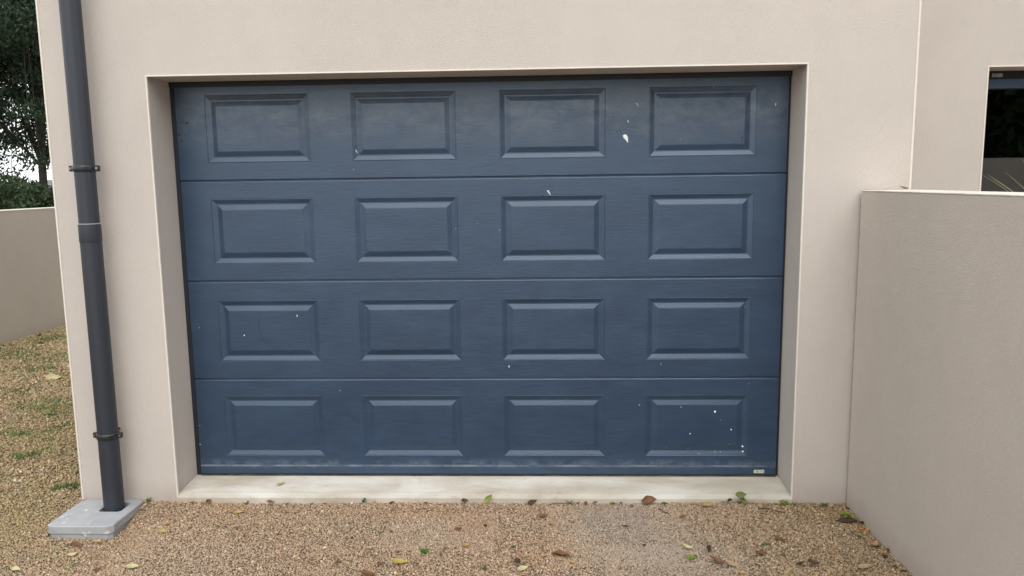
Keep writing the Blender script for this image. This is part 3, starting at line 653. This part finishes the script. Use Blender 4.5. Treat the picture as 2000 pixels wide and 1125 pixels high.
for k in range(20):
    scrap(rl.uniform(-1.55, 1.36), rl.uniform(-.026, -.016), rl.uniform(.016, .03), rl.choice(['brown', 'dark', 'dark', 'tan']))
for k in range(22):
    scrap(XW - rl.uniform(.006, .05), rl.uniform(-.75, -.05), rl.uniform(.016, .036), rl.choice(['brown', 'dark', 'dark', 'orange']))
for k in range(150):
    y = rl.uniform(.3, 5.0); scrap(rl.uniform(-5.0, -2.2), y, rl.uniform(.022, .06), rl.choice(['brown', 'dark', 'dark', 'tan', 'brown']))
lme = bpy.data.meshes.new('leaf_litter'); lme.from_pydata(lit.v, [], lit.f)
for q in LM: lme.materials.append(M[q])
lme.polygons.foreach_set('material_index', litm); lme.polygons.foreach_set('use_smooth', [True] * len(litm)); lme.update()
lo = bpy.data.objects.new('leaf_litter', lme); COL.objects.link(lo); tag(lo, 'tiny dry leaf scraps strewn over the gravel and along the wall feet', None, None, 'stuff')
# upright lime leaf at the sill
o = leaf_mesh(.05, .013, .08, .3, 77).build('fallen_leaf', M['weedlime'], None, True); o.location = (-.053, -.016, .026); o.rotation_euler = (1.2, -1.0, .1)
tag(o, 'lime green leaf standing upright against the sill, left of centre', 'leaf', 'fallen leaves on the gravel and sill')
for pts, lab in [([(1.20, -.085, .01), (1.25, -.10, .016), (1.285, -.125, .012), (1.31, -.13, .011)], 'dark thin twig on the gravel below the sill\'s right end'), ([(.235, -.05, .010), (.27, -.045, .015), (.31, -.04, .012), (.335, -.03, .011)], 'dark twig on the gravel beside the grass tuft at the sill'),
                 ([(.74, -.09, .01), (.76, -.13, .012), (.78, -.15, .011)], 'short thin twig in the grey grit patch')]:
    tag(MB().tube(pts, [.0022, .002, .0018, .001][:len(pts)], 5).build('twig', M['dark']), lab, 'twig', 'twigs on the gravel')

# ------------------------------------------------------------------ weeds
def weed(x, y, n, L, mat, lab, tilt=.5, w=.28, z0=.004, rise=.0):
    t = thing('weed', lab, 'weed', (x, y, gz(x, y)), 'weeds in the gravel')
    z = gz(x, y) + z0; stem = MB(); stem.tube([(x, y, z - .01), (x, y, z + rise + .006)], .0012, 5).build('stem', M[mat], t)
    for k in range(n):
        a = 2 * math.pi * k / n + random.uniform(-.35, .35); l = L * random.uniform(.65, 1.15); e = tilt * random.uniform(.4, 1.3); m = MB(); q = 6
        h = z + rise * random.uniform(.3, 1)
        d = Vector((math.cos(a) * math.cos(e), math.sin(a) * math.cos(e), math.sin(e))); s = Vector((-math.sin(a), math.cos(a), 0)); u = d.cross(s) * -1
        for i in range(q):
            p = i / (q - 1); c = Vector((x, y, h)) + d * l * p + Vector((0, 0, -.35 * l * p * p)); ww = w * l * math.sin(math.pi * (.12 + .86 * p)) ** .8
            m.v += [c - s * ww + Vector((0, 0, .25 * ww)), c, c + s * ww + Vector((0, 0, .25 * ww))]
        for i in range(q - 1): m.f += [(3 * i, 3 * i + 1, 3 * i + 4, 3 * i + 3), (3 * i + 1, 3 * i + 2, 3 * i + 5, 3 * i + 4)]
        m.build('leaf', M[mat], t, True)
    return t
weed(-.295, -.486, 12, .030, 'weed', 'dark green rosette weed on the open gravel, above the ochre leaf', .35, .24)
weed(-.654, -.020, 5, .020, 'weedblue', 'small upright blue-green weed at the sill left of centre', .8, .42, rise=.022)
weed(.334, -.022, 10, .036, 'weed', 'star-shaped green grass tuft at the middle of the sill', .95, .07)
weed(1.338, -.025, 12, .024, 'weedlime', 'low yellow-green weed at the right end of the sill', .4, .34, rise=.012)
weed(1.385, -.035, 9, .018, 'weed', 'dull green weed below the door opening\'s right corner', .3, .3)
weed(1.524, -.030, 13, .024, 'weed', 'green clump at the foot of the wall pier', .5, .22)
c = weed(1.572, -.165, 24, .034, 'weedlime', 'bright green clump in the corner by the low wall', .6, .2, rise=.02)
weed(.804, -.556, 13, .028, 'weedlime', 'bright lime weed on the open gravel, right of centre', .5, .28)
weed(1.136, -.432, 8, .020, 'weed', 'small green weed below the right end of the sill', .4, .3)
weed(-1.715, -.020, 8, .024, 'weedlime', 'small weed at the drain slab\'s back right corner', .7, .32, rise=.014)
weed(.078, -.454, 8, .016, 'weedblue', 'tiny grey-green weed on the gravel near the centre', .4, .3)
weed(-.033, -.640, 8, .018, 'weed', 'tiny green weed near the bottom edge', .4, .3)
weed(.533, -.022, 6, .018, 'weedlime', 'tiny lime weed at the sill above the grey grit patch', .6, .35)
weed(.780, -.026, 7, .026, 'weed', 'green sprig beside the long red-brown leaf', .25, .2)
weed(-.509, -.321, 6, .013, 'weed', 'tiny green seedling on the gravel left of centre', .4, .3)
weed(1.183, -.521, 9, .016, 'weed', 'tiny green weed above the dark leaf pair', .4, .3)
weed(1.556, -.343, 9, .018, 'weed', 'small green weed against the low wall', .5, .25)
# two-leaved seedling standing in front of the sill
t = thing('weed', 'two-leaved seedling standing in front of the sill near its right end', 'weed', (1.143, -.02, gz(1.143, -.02)), 'weeds in the gravel')
MB().tube([(1.143, -.02, -.01), (1.147, -.022, .025), (1.141, -.02, .045)], .0015, 6).build('stem', M['weed'], t)
for (cx, cz, L, rz, rx, mt) in [(1.134, .052, .060, .12, .75, 'olive'), (1.150, .020, .046, -.7, 1.0, 'olive'), (1.126, .010, .030, 2.2, .7, 'weed')]:
    o = leaf_mesh(L, L * .26, .08, .35, int(cx * 1e4)).build('leaf', M[mt], t, True)
    o.data.transform(Matrix.Translation((cx, -.024, cz)) @ Euler((rx, .15, rz)).to_matrix().to_4x4())
# clod of dark soil under the corner clump
m = MB(); n1, n2 = 7, 12
for i in range(n1):
    for j in range(n2):
        a = 2 * math.pi * j / n2; b = math.pi * i / (n1 - 1); r = random.uniform(.8, 1.2)
        m.v.append((1.560 + .042 * r * math.sin(b) * math.cos(a), -.196 + .022 * r * math.sin(b) * math.sin(a), .004 + .011 * r * math.cos(b)))
for i in range(n1 - 1):
    for j in range(n2): m.f.append((i * n2 + j, i * n2 + (j + 1) % n2, (i + 1) * n2 + (j + 1) % n2, (i + 1) * n2 + j))
tag(m.build('soil_clod', M['dark']), 'dark soil clod under the bright green corner clump', 'soil clod')
